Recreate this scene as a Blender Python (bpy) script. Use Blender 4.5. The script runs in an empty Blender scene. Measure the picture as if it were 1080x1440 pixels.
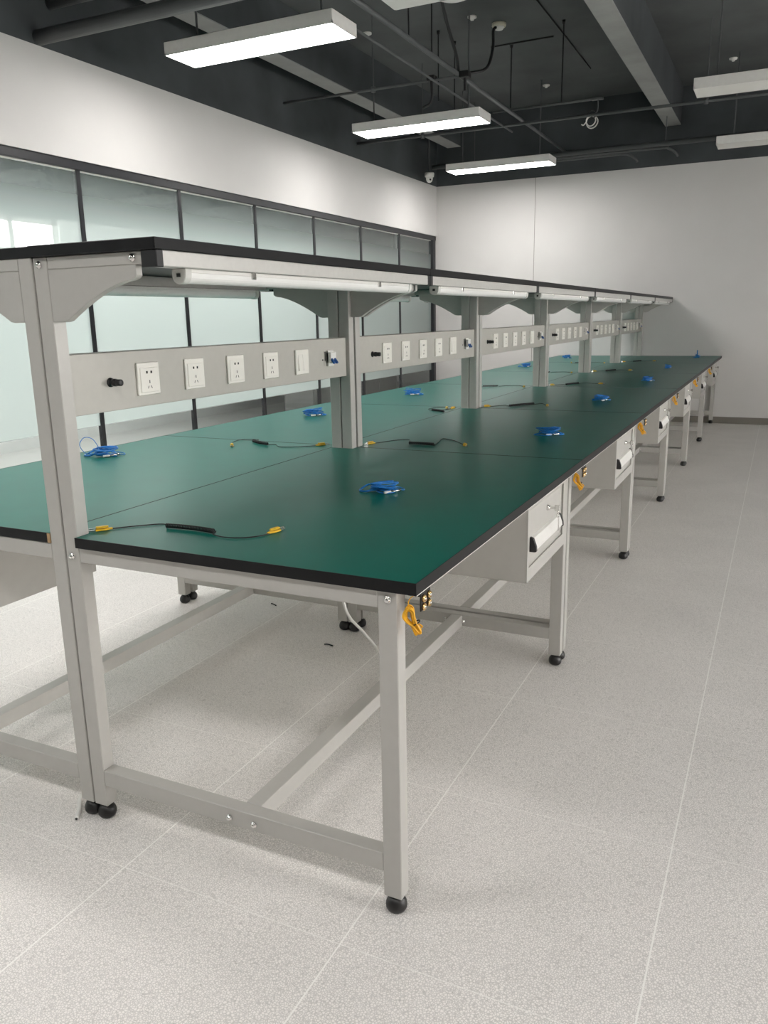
import bpy, bmesh, math, random
from mathutils import Vector, Matrix
PI = math.pi
C = bpy.context.scene.collection
rng = random.Random(7)

# ------------------------------------------------------------------ scene settings
sc = bpy.context.scene
sc.view_settings.view_transform = 'Standard'
sc.view_settings.look = 'None'
sc.view_settings.gamma = 1.0
sc.view_settings.use_curve_mapping = False
sc.view_settings.exposure = 0.78
sc.cycles.max_bounces = 12
sc.cycles.diffuse_bounces = 7
sc.cycles.glossy_bounces = 4
sc.cycles.transmission_bounces = 6
sc.cycles.transparent_max_bounces = 12
sc.cycles.caustics_reflective = False
sc.cycles.caustics_refractive = False
sc.cycles.sample_clamp_indirect = 6.0

# ------------------------------------------------------------------ materials
def srgb(r, g, b):
    f = lambda c: (c / 255 / 12.92) if c / 255 <= .04045 else ((c / 255 + .055) / 1.055) ** 2.4
    return (f(r), f(g), f(b), 1)

def mat(name, col, rough=.5, metal=0.0, spec=.5, emit=None, strength=0.0, noise=None, bump=None):
    m = bpy.data.materials.new(name); m.use_nodes = True
    nt = m.node_tree; b = nt.nodes['Principled BSDF']
    b.inputs['Base Color'].default_value = col
    b.inputs['Roughness'].default_value = rough
    b.inputs['Metallic'].default_value = metal
    b.inputs['Specular IOR Level'].default_value = spec
    if emit:
        b.inputs['Emission Color'].default_value = emit
        b.inputs['Emission Strength'].default_value = strength
    if noise:
        scale, amt = noise
        tc = nt.nodes.new('ShaderNodeTexCoord'); n = nt.nodes.new('ShaderNodeTexNoise')
        n.inputs['Scale'].default_value = scale; n.inputs['Detail'].default_value = 4
        nt.links.new(tc.outputs['Object'], n.inputs['Vector'])
        r = nt.nodes.new('ShaderNodeValToRGB')
        r.color_ramp.elements[0].position = .3; r.color_ramp.elements[1].position = .7
        r.color_ramp.elements[0].color = tuple(c * (1 - amt) for c in col[:3]) + (1,)
        r.color_ramp.elements[1].color = tuple(min(1, c * (1 + amt)) for c in col[:3]) + (1,)
        nt.links.new(n.outputs['Fac'], r.inputs['Fac'])
        nt.links.new(r.outputs['Color'], b.inputs['Base Color'])
        if bump:
            bp = nt.nodes.new('ShaderNodeBump'); bp.inputs['Strength'].default_value = bump
            bp.inputs['Distance'].default_value = .002
            nt.links.new(n.outputs['Fac'], bp.inputs['Height'])
            nt.links.new(bp.outputs['Normal'], b.inputs['Normal'])
    return m

M = {}
M['wall'] = mat('wall_paint', (.63, .616, .602, 1), .85, noise=(3, .015))
M['dark'] = mat('dark_ceiling_paint', (.056, .063, .067, 1), .9, noise=(2.2, .22), bump=.15)
M['slab'] = mat('dark_concrete_slab', (.094, .101, .101, 1), .9, noise=(1.6, .2), bump=.2)
M['beam'] = mat('grey_beam_underside', (.29, .295, .285, 1), .8, noise=(4, .1))
M['pipe'] = mat('dark_pipe_paint', (.085, .09, .092, 1), .6, noise=(6, .1))
M['black'] = mat('black_plastic', (.012, .012, .013, 1), .45, noise=(30, .1))
M['edge'] = mat('black_edge_band', (.009, .009, .010, 1), .42, spec=.22, noise=(20, .15))
M['steel'] = mat('grey_powder_coat', (.475, .463, .435, 1), .32, noise=(40, .02))
M['panel'] = mat('grey_power_panel_paint', (.48, .465, .425, 1), .4, noise=(40, .02))
M['drawer'] = mat('light_grey_drawer_paint', (.50, .488, .458, 1), .32, noise=(30, .02))
M['alu'] = mat('brushed_aluminium', (.56, .55, .525, 1), .38, .15, noise=(60, .03))
M['chrome'] = mat('chrome_bolt', (.75, .74, .72, 1), .18, 1.0, noise=(60, .05))
M['white'] = mat('white_plastic', (.80, .79, .76, 1), .35, noise=(50, .01))
M['cream'] = mat('ivory_socket_plastic', (.84, .82, .76, 1), .33, noise=(50, .01))
M['lampcover'] = mat('frosted_lamp_cover', (.82, .82, .80, 1), .25, noise=(50, .01))
M['lampend'] = mat('clear_lamp_end_cap', (.66, .66, .63, 1), .15, noise=(50, .03))
M['blue'] = mat('blue_cord_plastic', (.015, .21, .62, 1), .3, noise=(60, .2))
M['bluelever'] = mat('blue_switch_lever', (.02, .09, .30, 1), .35, noise=(60, .1))
M['yellow'] = mat('yellow_wire_plastic', (.78, .40, .012, 1), .4, noise=(60, .15))
M['clipyellow'] = mat('yellow_clip_rubber', (.80, .50, .02, 1), .45, noise=(60, .15))
M['brass'] = mat('brass_stud', (.70, .48, .22, 1), .25, .9, noise=(60, .1))
M['hole'] = mat('dark_slot', (.01, .01, .01, 1), .7, noise=(60, .1))
M['wood'] = mat('raw_board_edge', (.45, .30, .16, 1), .7, noise=(60, .15))
M['base'] = mat('grey_baseboard_vinyl', (.20, .185, .16, 1), .5, noise=(5, .05))
M['rubber'] = mat('black_rubber_foot', (.014, .013, .013, 1), .4, noise=(30, .1))
M['frame'] = mat('black_window_frame', (.014, .015, .018, 1), .4, noise=(30, .1))
M['locker'] = mat('grey_locker_paint', (.20, .20, .195, 1), .5, noise=(10, .05))
M['corr'] = mat('corridor_paint', (.80, .81, .80, 1), .8, noise=(3, .02))
M['corrfloor'] = mat('corridor_floor', (.74, .74, .72, 1), .4, noise=(80, .04))
M['housing'] = mat('white_lamp_housing', (.74, .73, .70, 1), .45, noise=(50, .02))
M['diffoff'] = mat('unlit_lamp_diffuser', (.84, .83, .79, 1), .4, noise=(50, .01))
LAMP = 18.5
M['diffon'] = mat('lit_lamp_diffuser', (.9, .9, .9, 1), .5, emit=(1, .97, .945, 1), strength=LAMP)
M['diffcorr'] = mat('added_corridor_diffuser', (.9, .9, .9, 1), .5, emit=(1, .99, .97, 1), strength=10.5)
M['smoke'] = mat('ivory_detector_plastic', (.62, .60, .48, 1), .4, noise=(50, .03))

def mat_mat():
    m = mat('green_bench_mat', (.0006, .140, .106, 1), .30, noise=(9, .05))
    b = m.node_tree.nodes['Principled BSDF']; b.inputs['Specular IOR Level'].default_value = .14
    return m
M['green'] = mat_mat()

def floor_mat():
    m = bpy.data.materials.new('speckled_vinyl_floor'); m.use_nodes = True
    nt = m.node_tree; N = nt.nodes; L = nt.links; b = N['Principled BSDF']
    tc = N.new('ShaderNodeTexCoord'); sep = N.new('ShaderNodeSeparateXYZ')
    L.new(tc.outputs['Object'], sep.inputs[0])
    v = N.new('ShaderNodeTexVoronoi'); v.feature = 'DISTANCE_TO_EDGE'; v.inputs['Scale'].default_value = 190
    L.new(tc.outputs['Object'], v.inputs['Vector'])
    r1 = N.new('ShaderNodeValToRGB'); e = r1.color_ramp.elements
    e[0].position = .02; e[0].color = (.66, .635, .61, 1); e[1].position = .20; e[1].color = (.97, .935, .905, 1)
    L.new(v.outputs['Distance'], r1.inputs['Fac'])
    n = N.new('ShaderNodeTexNoise'); n.inputs['Scale'].default_value = 70; n.inputs['Detail'].default_value = 3
    L.new(tc.outputs['Object'], n.inputs['Vector'])
    r2 = N.new('ShaderNodeValToRGB'); e = r2.color_ramp.elements
    e[0].position = .24; e[0].color = (.55, .54, .52, 1); e[1].position = .40; e[1].color = (1, 1, 1, 1)
    L.new(n.outputs['Fac'], r2.inputs['Fac'])
    mx = N.new('ShaderNodeMix'); mx.data_type = 'RGBA'; mx.blend_type = 'MULTIPLY'; mx.inputs[0].default_value = .45
    L.new(r1.outputs['Color'], mx.inputs[6]); L.new(r2.outputs['Color'], mx.inputs[7])
    # large faint scuffs
    n2 = N.new('ShaderNodeTexNoise'); n2.inputs['Scale'].default_value = 2.5; n2.inputs['Detail'].default_value = 5
    L.new(tc.outputs['Object'], n2.inputs['Vector'])
    r3 = N.new('ShaderNodeValToRGB'); e = r3.color_ramp.elements
    e[0].position = .3; e[0].color = (.92, .92, .92, 1); e[1].position = .7; e[1].color = (1, 1, 1, 1)
    L.new(n2.outputs['Fac'], r3.inputs['Fac'])
    mx2 = N.new('ShaderNodeMix'); mx2.data_type = 'RGBA'; mx2.blend_type = 'MULTIPLY'; mx2.inputs[0].default_value = 1
    L.new(mx.outputs[2], mx2.inputs[6]); L.new(r3.outputs['Color'], mx2.inputs[7])
    def line(axis, off, per, half):
        a = N.new('ShaderNodeMath'); a.operation = 'SUBTRACT'; L.new(sep.outputs[axis], a.inputs[0]); a.inputs[1].default_value = off - per / 2
        d = N.new('ShaderNodeMath'); d.operation = 'FLOORED_MODULO'; L.new(a.outputs[0], d.inputs[0]); d.inputs[1].default_value = per
        s = N.new('ShaderNodeMath'); s.operation = 'SUBTRACT'; L.new(d.outputs[0], s.inputs[0]); s.inputs[1].default_value = per / 2
        ab = N.new('ShaderNodeMath'); ab.operation = 'ABSOLUTE'; L.new(s.outputs[0], ab.inputs[0])
        lt = N.new('ShaderNodeMath'); lt.operation = 'LESS_THAN'; L.new(ab.outputs[0], lt.inputs[0]); lt.inputs[1].default_value = half
        return lt
    lx = line(0, .826, .605, .0018); ly = line(1, -.128, .625, .0014)
    sx = N.new('ShaderNodeMath'); sx.operation = 'MULTIPLY'; L.new(lx.outputs[0], sx.inputs[0]); sx.inputs[1].default_value = .85
    sy = N.new('ShaderNodeMath'); sy.operation = 'MULTIPLY'; L.new(ly.outputs[0], sy.inputs[0]); sy.inputs[1].default_value = .55
    mxm = N.new('ShaderNodeMath'); mxm.operation = 'MAXIMUM'; L.new(sx.outputs[0], mxm.inputs[0]); L.new(sy.outputs[0], mxm.inputs[1])
    mx3 = N.new('ShaderNodeMix'); mx3.data_type = 'RGBA'; L.new(mxm.outputs[0], mx3.inputs[0])
    L.new(mx2.outputs[2], mx3.inputs[6]); mx3.inputs[7].default_value = (1.0, .985, .95, 1)
    L.new(mx3.outputs[2], b.inputs['Base Color'])
    b.inputs['Roughness'].default_value = .42
    b.inputs['Specular IOR Level'].default_value = .4
    return m
M['floor'] = floor_mat()

def glass_mat():
    """clear glass carrying a frosted film: full between 0.6 m and about 1.45 m, thinning out towards the top"""
    m = bpy.data.materials.new('film_covered_glass'); m.use_nodes = True
    nt = m.node_tree; N = nt.nodes; L = nt.links
    for n in list(N): N.remove(n)
    out = N.new('ShaderNodeOutputMaterial')
    tc = N.new('ShaderNodeTexCoord'); sep = N.new('ShaderNodeSeparateXYZ'); L.new(tc.outputs['Object'], sep.inputs[0])
    ramp = N.new('ShaderNodeValToRGB'); mr = N.new('ShaderNodeMapRange')
    mr.inputs['From Min'].default_value = 0; mr.inputs['From Max'].default_value = 2.4
    L.new(sep.outputs['Z'], mr.inputs['Value']); L.new(mr.outputs[0], ramp.inputs['Fac'])
    e = ramp.color_ramp.elements
    e[0].position = 0; e[0].color = (0, 0, 0, 1)
    e[1].position = .604 / 2.4; e[1].color = (0, 0, 0, 1)
    for pos, val in ((.607 / 2.4, .90), (1.60 / 2.4, .93), (1.90 / 2.4, .72), (2.12 / 2.4, .34), (2.28 / 2.4, .14)):
        k = ramp.color_ramp.elements.new(pos); k.color = (val, val, val, 1)
    tr = N.new('ShaderNodeBsdfTransparent'); tr.inputs[0].default_value = (.88, .91, .90, 1)
    tl = N.new('ShaderNodeBsdfTranslucent'); tl.inputs[0].default_value = (.70, .80, .775, 1)
    df = N.new('ShaderNodeBsdfDiffuse'); df.inputs[0].default_value = (.50, .58, .56, 1)
    ad = N.new('ShaderNodeMixShader'); ad.inputs[0].default_value = .38
    L.new(tl.outputs[0], ad.inputs[1]); L.new(df.outputs[0], ad.inputs[2])
    mx = N.new('ShaderNodeMixShader'); L.new(ramp.outputs['Color'], mx.inputs[0])
    L.new(tr.outputs[0], mx.inputs[1]); L.new(ad.outputs[0], mx.inputs[2])
    gl = N.new('ShaderNodeBsdfGlossy'); gl.inputs['Roughness'].default_value = .04; gl.inputs[0].default_value = (1, 1, 1, 1)
    lw = N.new('ShaderNodeLayerWeight'); lw.inputs['Blend'].default_value = .5
    pw = N.new('ShaderNodeMath'); pw.operation = 'POWER'; L.new(lw.outputs['Facing'], pw.inputs[0]); pw.inputs[1].default_value = 5
    ma = N.new('ShaderNodeMath'); ma.operation = 'MULTIPLY_ADD'; L.new(pw.outputs[0], ma.inputs[0]); ma.inputs[1].default_value = .9; ma.inputs[2].default_value = .06
    mx2 = N.new('ShaderNodeMixShader'); L.new(ma.outputs[0], mx2.inputs[0])
    L.new(mx.outputs[0], mx2.inputs[1]); L.new(gl.outputs[0], mx2.inputs[2])
    # the film and the gloss act once per pane: where a ray leaves the glass nothing more happens
    geo = N.new('ShaderNodeNewGeometry'); cl = N.new('ShaderNodeBsdfTransparent')
    mx3 = N.new('ShaderNodeMixShader'); L.new(geo.outputs['Backfacing'], mx3.inputs[0])
    L.new(mx2.outputs[0], mx3.inputs[1]); L.new(cl.outputs[0], mx3.inputs[2])
    L.new(mx3.outputs[0], out.inputs['Surface'])
    return m
M['glass'] = glass_mat()

# world: plain overcast daylight, seen only through the windows
w = bpy.data.worlds.new('overcast'); sc.world = w; w.use_nodes = True
w.node_tree.nodes['Background'].inputs[0].default_value = (1.0, .985, .955, 1)
w.node_tree.nodes['Background'].inputs[1].default_value = 7.5

# ------------------------------------------------------------------ mesh helpers
class MB:
    def __init__(self): self.bm = bmesh.new(); self.mats = []
    def mi(self, m):
        if m not in self.mats: self.mats.append(m)
        return self.mats.index(m)
    def _merge(self, tmp, m, smooth=False, mtx=None):
        i = self.mi(m)
        if mtx is not None: bmesh.ops.transform(tmp, matrix=mtx, verts=tmp.verts)
        vm = {v: self.bm.verts.new(v.co) for v in tmp.verts}
        for f in tmp.faces:
            try: nf = self.bm.faces.new([vm[v] for v in f.verts])
            except ValueError: continue
            nf.material_index = i; nf.smooth = smooth
        tmp.free()
    def box(self, x0, x1, y0, y1, z0, z1, m, bev=0.0, seg=1, mtx=None):
        t = bmesh.new(); bmesh.ops.create_cube(t, size=1)
        for v in t.verts:
            v.co = Vector(((x0 + x1) / 2 + v.co.x * (x1 - x0), (y0 + y1) / 2 + v.co.y * (y1 - y0), (z0 + z1) / 2 + v.co.z * (z1 - z0)))
        if bev: bmesh.ops.bevel(t, geom=list(t.edges), offset=bev, segments=seg, affect='EDGES', profile=.5)
        self._merge(t, m, mtx=mtx)
    def prism(self, pts, axis, a, b, m, bev=0.0, mtx=None):
        """2-D outline pushed along an axis: 'x' takes (y,z), 'y' takes (x,z), 'z' takes (x,y)"""
        t = bmesh.new()
        mk = {'x': lambda p, h: (h, p[0], p[1]), 'y': lambda p, h: (p[0], h, p[1]), 'z': lambda p, h: (p[0], p[1], h)}[axis]
        A = [t.verts.new(mk(p, a)) for p in pts]; B = [t.verts.new(mk(p, b)) for p in pts]
        n = len(pts); t.faces.new(A); t.faces.new(B[::-1])
        for i in range(n): t.faces.new((A[i], B[i], B[(i + 1) % n], A[(i + 1) % n]))
        bmesh.ops.recalc_face_normals(t, faces=t.faces)
        if bev: bmesh.ops.bevel(t, geom=list(t.edges), offset=bev, segments=1, affect='EDGES')
        self._merge(t, m, mtx=mtx)
    def lathe(self, prof, m, n=20, mtx=None, smooth=True):
        """profile of (r, h) turned about local z"""
        t = bmesh.new(); rings = []
        for r, h in prof:
            if r < 1e-6: rings.append([t.verts.new((0, 0, h))])
            else: rings.append([t.verts.new((r * math.cos(2 * PI * k / n), r * math.sin(2 * PI * k / n), h)) for k in range(n)])
        for a, b in zip(rings, rings[1:]):
            for k in range(n):
                q = [a[k % len(a)], a[(k + 1) % len(a)], b[(k + 1) % len(b)], b[k % len(b)]]
                u = []
                for v in q:
                    if v not in u: u.append(v)
                if len(u) > 2: t.faces.new(u)
        for ring, flip in ((rings[0], True), (rings[-1], False)):
            if len(ring) > 2: t.faces.new(ring[::-1] if flip else ring)
        bmesh.ops.recalc_face_normals(t, faces=t.faces)
        self._merge(t, m, smooth, mtx)
    def cyl(self, p, q, r, m, n=14, r2=None, smooth=True):
        p, q = Vector(p), Vector(q); d = q - p
        mtx = Matrix.Translation(p) @ d.to_track_quat('Z', 'Y').to_matrix().to_4x4()
        self.lathe([(0, 0), (r, 0), (r if r2 is None else r2, d.length), (0, d.length)], m, n, mtx, False)
        if smooth:
            pass
    def tube(self, pts, r, m, n=6, closed=False):
        pts = [Vector(p) for p in pts]; N = len(pts); t = bmesh.new(); rings = []
        tan = []
        for i in range(N):
            a = pts[(i - 1) % N] if (closed or i) else pts[0]
            b = pts[(i + 1) % N] if (closed or i < N - 1) else pts[-1]
            d = (b - a); tan.append(d.normalized() if d.length > 1e-9 else Vector((0, 0, 1)))
        up = Vector((0, 0, 1))
        if abs(tan[0].dot(up)) > .95: up = Vector((1, 0, 0))
        nrm = (up - tan[0] * up.dot(tan[0])).normalized()
        for i in range(N):
            nrm = (nrm - tan[i] * nrm.dot(tan[i]))
            if nrm.length < 1e-6: nrm = tan[i].orthogonal()
            nrm.normalize(); bi = tan[i].cross(nrm)
            rings.append([t.verts.new(pts[i] + (nrm * math.cos(2 * PI * k / n) + bi * math.sin(2 * PI * k / n)) * r) for k in range(n)])
        for i in range(N if closed else N - 1):
            a, b = rings[i], rings[(i + 1) % N]
            for k in range(n): t.faces.new((a[k], a[(k + 1) % n], b[(k + 1) % n], b[k]))
        if not closed: t.faces.new(rings[0][::-1]); t.faces.new(rings[-1])
        self._merge(t, m, True)
    def build(self, name, parent=None):
        me = bpy.data.meshes.new(name); self.bm.to_mesh(me); self.bm.free()
        for m in self.mats: me.materials.append(m)
        o = bpy.data.objects.new(name, me); C.objects.link(o)
        if parent: o.parent = parent
        return o

def smooth_path(pts, sub=8, closed=False):
    """Catmull-Rom through the points"""
    P = [Vector(p) for p in pts]; n = len(P); out = []
    rngi = range(n if closed else n - 1)
    for i in rngi:
        if closed: a, b, c, d = P[(i - 1) % n], P[i], P[(i + 1) % n], P[(i + 2) % n]
        else: a, b, c, d = P[max(i - 1, 0)], P[i], P[i + 1], P[min(i + 2, n - 1)]
        for k in range(sub):
            t = k / sub
            out.append(.5 * ((2 * b) + (c - a) * t + (2 * a - 5 * b + 4 * c - d) * t * t + (3 * b - a - 3 * c + d) * t ** 3))
    if not closed: out.append(P[-1])
    return out

def thing(name, label, cat, loc=(0, 0, 0), rotz=0, group=None):
    o = bpy.data.objects.new(name, None); C.objects.link(o); o.empty_display_size = .05
    o.location = loc; o.rotation_euler = (0, 0, rotz); o['label'] = label; o['category'] = cat
    if group: o['group'] = group
    return o

def tag(o, label, cat, group=None):
    o['label'] = label; o['category'] = cat
    if group: o['group'] = group
    return o

def structure(name, mb, label=None, parent=None):
    o = mb.build(name, parent)
    o['kind'] = 'structure'
    if label: o['label'] = label
    return o

def copy_thing(root, loc, rotz, label, group):
    def rec(o, parent):
        c = o.copy(); C.objects.link(c); c.parent = parent
        for ch in list(o.children): rec(ch, c)
        return c
    r = root.copy(); C.objects.link(r); r.location = loc; r.rotation_euler = (0, 0, rotz)
    r['label'] = label; r['group'] = group
    for ch in list(root.children): rec(ch, r)
    return r

# ------------------------------------------------------------------ camera (fitted to the photograph)
cam_d = bpy.data.cameras.new('camera'); cam = bpy.data.objects.new('camera', cam_d); C.objects.link(cam)
r_ = Vector((.90096444, .43349525, -.01857265)); u_ = Vector((-.08542536, .21918726, .97193593)); f_ = Vector((-.42540049, .87409314, -.23451142))
cam.matrix_world = Matrix(((r_.x, u_.x, -f_.x, 1.56736), (r_.y, u_.y, -f_.y, -1.39461), (r_.z, u_.z, -f_.z, 1.30517), (0, 0, 0, 1)))
cam_d.sensor_fit = 'VERTICAL'; cam_d.sensor_height = 36.0; cam_d.lens = 36.0 * 1132.738 / 1440
cam_d.clip_start = .02
sc.camera = cam

# ------------------------------------------------------------------ the room
XL, YB, XR, YF = -2.652, 9.03, 6.2, -6.5
ZW, ZS = 2.952, 3.77
mb = MB(); mb.box(XL - .12, XR + .1, YF - .1, YB + .1, -.1, 0, M['floor']); structure('floor', mb)
mb = MB(); mb.box(XL - .15, XR + .15, YF - .15, YB + .15, ZS, ZS + .15, M['slab']); structure('ceiling', mb)
mb = MB()
mb.box(XL - .12, XR + .1, YB, YB + .12, 0, ZW, M['wall']); mb.box(XL - .12, XR + .1, YB, YB + .12, ZW, ZS, M['dark'])
structure('wall_back', mb)
WT = 2.338
mb = MB()
mb.box(XL - .12, XL, YF, YB, WT, ZW, M['wall']); mb.box(XL - .12, XL, YF, YB, ZW, ZS, M['dark'])
structure('wall_left', mb)
mb = MB(); mb.box(XL - .12, XR + .1, YF - .12, YF, 0, ZW, M['locker']); mb.box(XL - .12, XR + .1, YF - .12, YF, ZW, ZS, M['dark'])
structure('wall_front', mb)
# unseen right wall; its windows are placed to light right-facing sides
wy = [(-.4, 1.6), (1.9, 3.9), (4.2, 6.2)]
mb = MB()
mb.box(XR, XR + .15, YF, YB, 0, .75, M['wall']); mb.box(XR, XR + .15, YF, YB, 2.1, ZW, M['wall'])
mb.box(XR, XR + .15, YF, YB, ZW, ZS, M['dark'])
prev = YF
for a, b in wy + [(YB, YB)]:
    if a > prev: mb.box(XR, XR + .15, prev, a, .75, 2.1, M['wall'])
    prev = b
structure('wall_right', mb)
mb = MB()
for a, b in wy:
    mb.box(XR + .05, XR + .10, a, a + .05, .75, 2.1, M['white']); mb.box(XR + .05, XR + .10, b - .05, b, .75, 2.1, M['white'])
    mb.box(XR + .05, XR + .10, (a + b) / 2 - .025, (a + b) / 2 + .025, .75, 2.1, M['white'])
    mb.box(XR + .05, XR + .10, a, b, .75, .80, M['white']); mb.box(XR + .05, XR + .10, a, b, 2.05, 2.1, M['white'])
structure('window_unseen', mb)
mb = MB(); mb.box(.99, XR, YB - .012, YB, 0, .078, M['base']); mb.box(XL, -.99, YB - .012, YB, 0, .078, M['base']); mb.box(-.99, .99, YB - .008, YB, 0, .078, M['base'])
structure('baseboard_back', mb)
mb = MB(); mb.box(-1.334, -1.329, YB - .003, YB, 0, ZW, M['base']); structure('trim_1', mb)
# ceiling beams, undersides lighter grey than the sides
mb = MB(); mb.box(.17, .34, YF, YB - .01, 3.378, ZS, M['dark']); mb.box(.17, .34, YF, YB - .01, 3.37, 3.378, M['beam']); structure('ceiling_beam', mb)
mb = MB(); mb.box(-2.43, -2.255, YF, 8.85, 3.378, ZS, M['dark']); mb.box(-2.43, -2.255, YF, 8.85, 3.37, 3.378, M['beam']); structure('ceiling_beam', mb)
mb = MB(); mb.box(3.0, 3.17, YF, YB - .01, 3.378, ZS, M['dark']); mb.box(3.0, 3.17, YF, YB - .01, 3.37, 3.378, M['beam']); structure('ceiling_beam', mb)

# glazed partition in the left wall
win = bpy.data.objects.new('window_1', None); C.objects.link(win); win['kind'] = 'structure'
mb = MB()
mb.box(XL - .075, XL - .012, YF, YB, WT - .055, WT, M['frame'], .003)
mb.box(XL - .075, XL - .005, YB - .10, YB - .03, 0, WT - .05, M['frame'], .003)
mb.box(XL - .075, XL - .012, YF, YB - .1, 0, .06, M['frame'], .003)
structure('window_frame', mb, parent=win)
mull = [2.845 + 1.0125 * k for k in range(-9, 7) if 2.845 + 1.0125 * k < YB - .15]
edges = [YF] + mull + [YB - .1]
for y in mull:
    mb = MB(); mb.box(XL - .062, XL - .028, y - .016, y + .016, .06, WT - .055, M['frame'], .002); structure('mullion', mb, parent=win)
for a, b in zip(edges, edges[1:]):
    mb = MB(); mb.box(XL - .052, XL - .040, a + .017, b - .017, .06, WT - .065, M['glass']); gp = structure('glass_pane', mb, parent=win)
    mb = MB(); mb.box(XL - .054, XL - .038, a + .018, b - .018, WT - .0645, WT - .0555, M['white']); structure('pane_edge_highlight', mb, parent=win)  # white strip stands in for the bright line of light at pane top

# bright corridor beyond the glass
XC = -5.6
mb = MB(); mb.box(XC - .1, XL - .12, YF, 14, -.1, 0, M['corrfloor']); structure('floor_corridor', mb)
mb = MB(); mb.box(XC - .1, XL - .12, YF, 14, 3.3, 3.4, M['dark']); structure('ceiling_corridor', mb)
mb = MB()
cw = [(4.2, 5.4)]
mb.box(XC - .15, XC, YF, 14, 0, 1.7, M['corr']); mb.box(XC - .15, XC, YF, 14, 2.4, 3.3, M['dark'])
prev = YF
for a, b in cw + [(14, 14)]:
    mb.box(XC - .15, XC, prev, a, 1.7, 2.4, M['corr']); prev = b
structure('wall_corridor', mb)
mb = MB()
for a, b in cw:
    for y in (a, (a + b) / 2 - .03, b - .06): mb.box(XC - .10, XC - .04, y, y + .06, 1.7, 2.4, M['white'])
    for z in (1.7, 2.02, 2.34): mb.box(XC - .10, XC - .04, a, b, z, z + .06, M['white'])
structure('window_3', mb)
mb = MB(); mb.box(XC, XL - .12, 14, 14.1, 0, 3.3, M['corr']); structure('wall_corridor_end', mb)
mb = MB(); mb.box(XC, XL - .12, YF - .1, YF, 0, 3.3, M['corr']); structure('wall_corridor_front', mb)
mb = MB(); mb.box(XL - .12, XL, YB + .12, 14, 0, 3.3, M['corr']); structure('wall_corridor_side', mb)
for y in (-2.6, -.2, 2.2, 4.6):  # unseen lamps added to brighten the frosted glass from behind
    t = thing('ceiling_light', 'added white corridor panel light, unseen, brightening the frosted glass', 'ceiling light', (-4.1, y, 2.92), 0, 'added corridor lights behind the glass')
    mb = MB(); mb.box(-.30, .30, -.60, .60, .012, .08, M['white'], .003); mb.build('housing', t)
    mb = MB(); mb.box(-.29, .29, -.59, .59, .001, .0115, M['diffcorr']); mb.build('diffuser', t)
for k, (y0, y1) in enumerate(((7.2, 8.4), (8.41, 9.6))):
    t = thing('locker_cabinet', ('grey tall cabinet behind the glass, at the left of the two dark shapes there' if k == 0 else
              'grey tall cabinet behind the glass nearest the black end post of the partition'), 'cabinet', (-3.75, (y0 + y1) / 2, 0), group='cabinets behind the glass')
    hw = (y1 - y0) / 2
    mb = MB(); mb.box(-.22, .20, -hw, hw, .08, 2.19, M['locker'], .004); mb.box(-.20, .16, -hw + .02, hw - .02, 0, .08, M['black']); mb.build('body', t)
    for s in (-1, 1):
        mb = MB(); mb.box(.20, .22, min(s * .005, s * (hw - .01)), max(s * .005, s * (hw - .01)), .1, 2.17, M['locker'], .003); d = mb.build('door', t)
        mb = MB(); mb.box(.22, .245, s * .04 - .008, s * .04 + .008, 1.0, 1.16, M['chrome'], .003); mb.build('handle', d)

# ------------------------------------------------------------------ the workbench (right-hand kind); local origin: row centre line, bench start, floor
L = 1.503; H = .794; D = .962
BV = .0018
def foot_mb(x, y):
    mb = MB()
    mb.lathe([(0, 0), (.0165, 0), (.0212, .0035), (.0240, .009), (.0246, .015), (.0238, .021), (.0205, .029), (.0145, .035), (.010, .038), (0, .039)], M['rubber'], 18, Matrix.Translation((x, y, 0)))
    mb.lathe([(0, .034), (.007, .034), (.007, .055), (0, .055)], M['chrome'], 10, Matrix.Translation((x, y, 0)))
    return mb
def bolt_mb(x, y, z, axis='-y'):
    mb = MB()
    rot = {'-y': Matrix.Rotation(PI / 2, 4, 'X'), '+x': Matrix.Rotation(PI / 2, 4, 'Y'), '+y': Matrix.Rotation(-PI / 2, 4, 'X')}[axis]
    mb.lathe([(0, 0), (.0085, 0), (.0085, .002), (.0065, .002), (.0062, .0055), (.004, .0075), (0, .0078)], M['chrome'], 12, Matrix.Translation((x, y, z)) @ rot)
    return mb

def tabletop(kind, parent):
    """right: runs in between the posts to meet the left row; left: stops short of the posts"""
    if kind == 'right':
        P = [(.049, -.010), (D - .002, -.010), (D - .002, L - .0155), (.049, L - .0155), (.049, L - .056), (-.046, L - .056), (-.046, .042), (.049, .042)]
    else:
        P = [(.050, -.010), (D - .002, -.010), (D - .002, L - .0155), (.050, L - .0155)]
    mb = MB(); mb.prism(P, 'z', H - .022, H, M['green']); mb.prism(P, 'z', H - .0255, H - .022, M['white'])
    o = mb.build('tabletop', parent)
    mb = MB()
    x0 = P[0][0]
    mb.box(x0, D, -.0122, -.010, H - .0255, H + .0004, M['edge']); mb.box(x0, D, L - .0155, L - .0135, H - .0255, H + .0004, M['edge'])
    mb.box(D - .002, D, -.0101, L - .0154, H - .0249, H + .0004, M['edge'])
    mb.box(D - .012, D + .0003, -.0100, L - .0156, H - .0266, H - .0250, M['white'])
    xb = -.046 if kind == 'right' else .050
    mb.box(xb - .0015, xb, .043, L - .057, H - .024, H + .0003, M['edge'])
    mb.build('edge_band', o)
    return o

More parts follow.
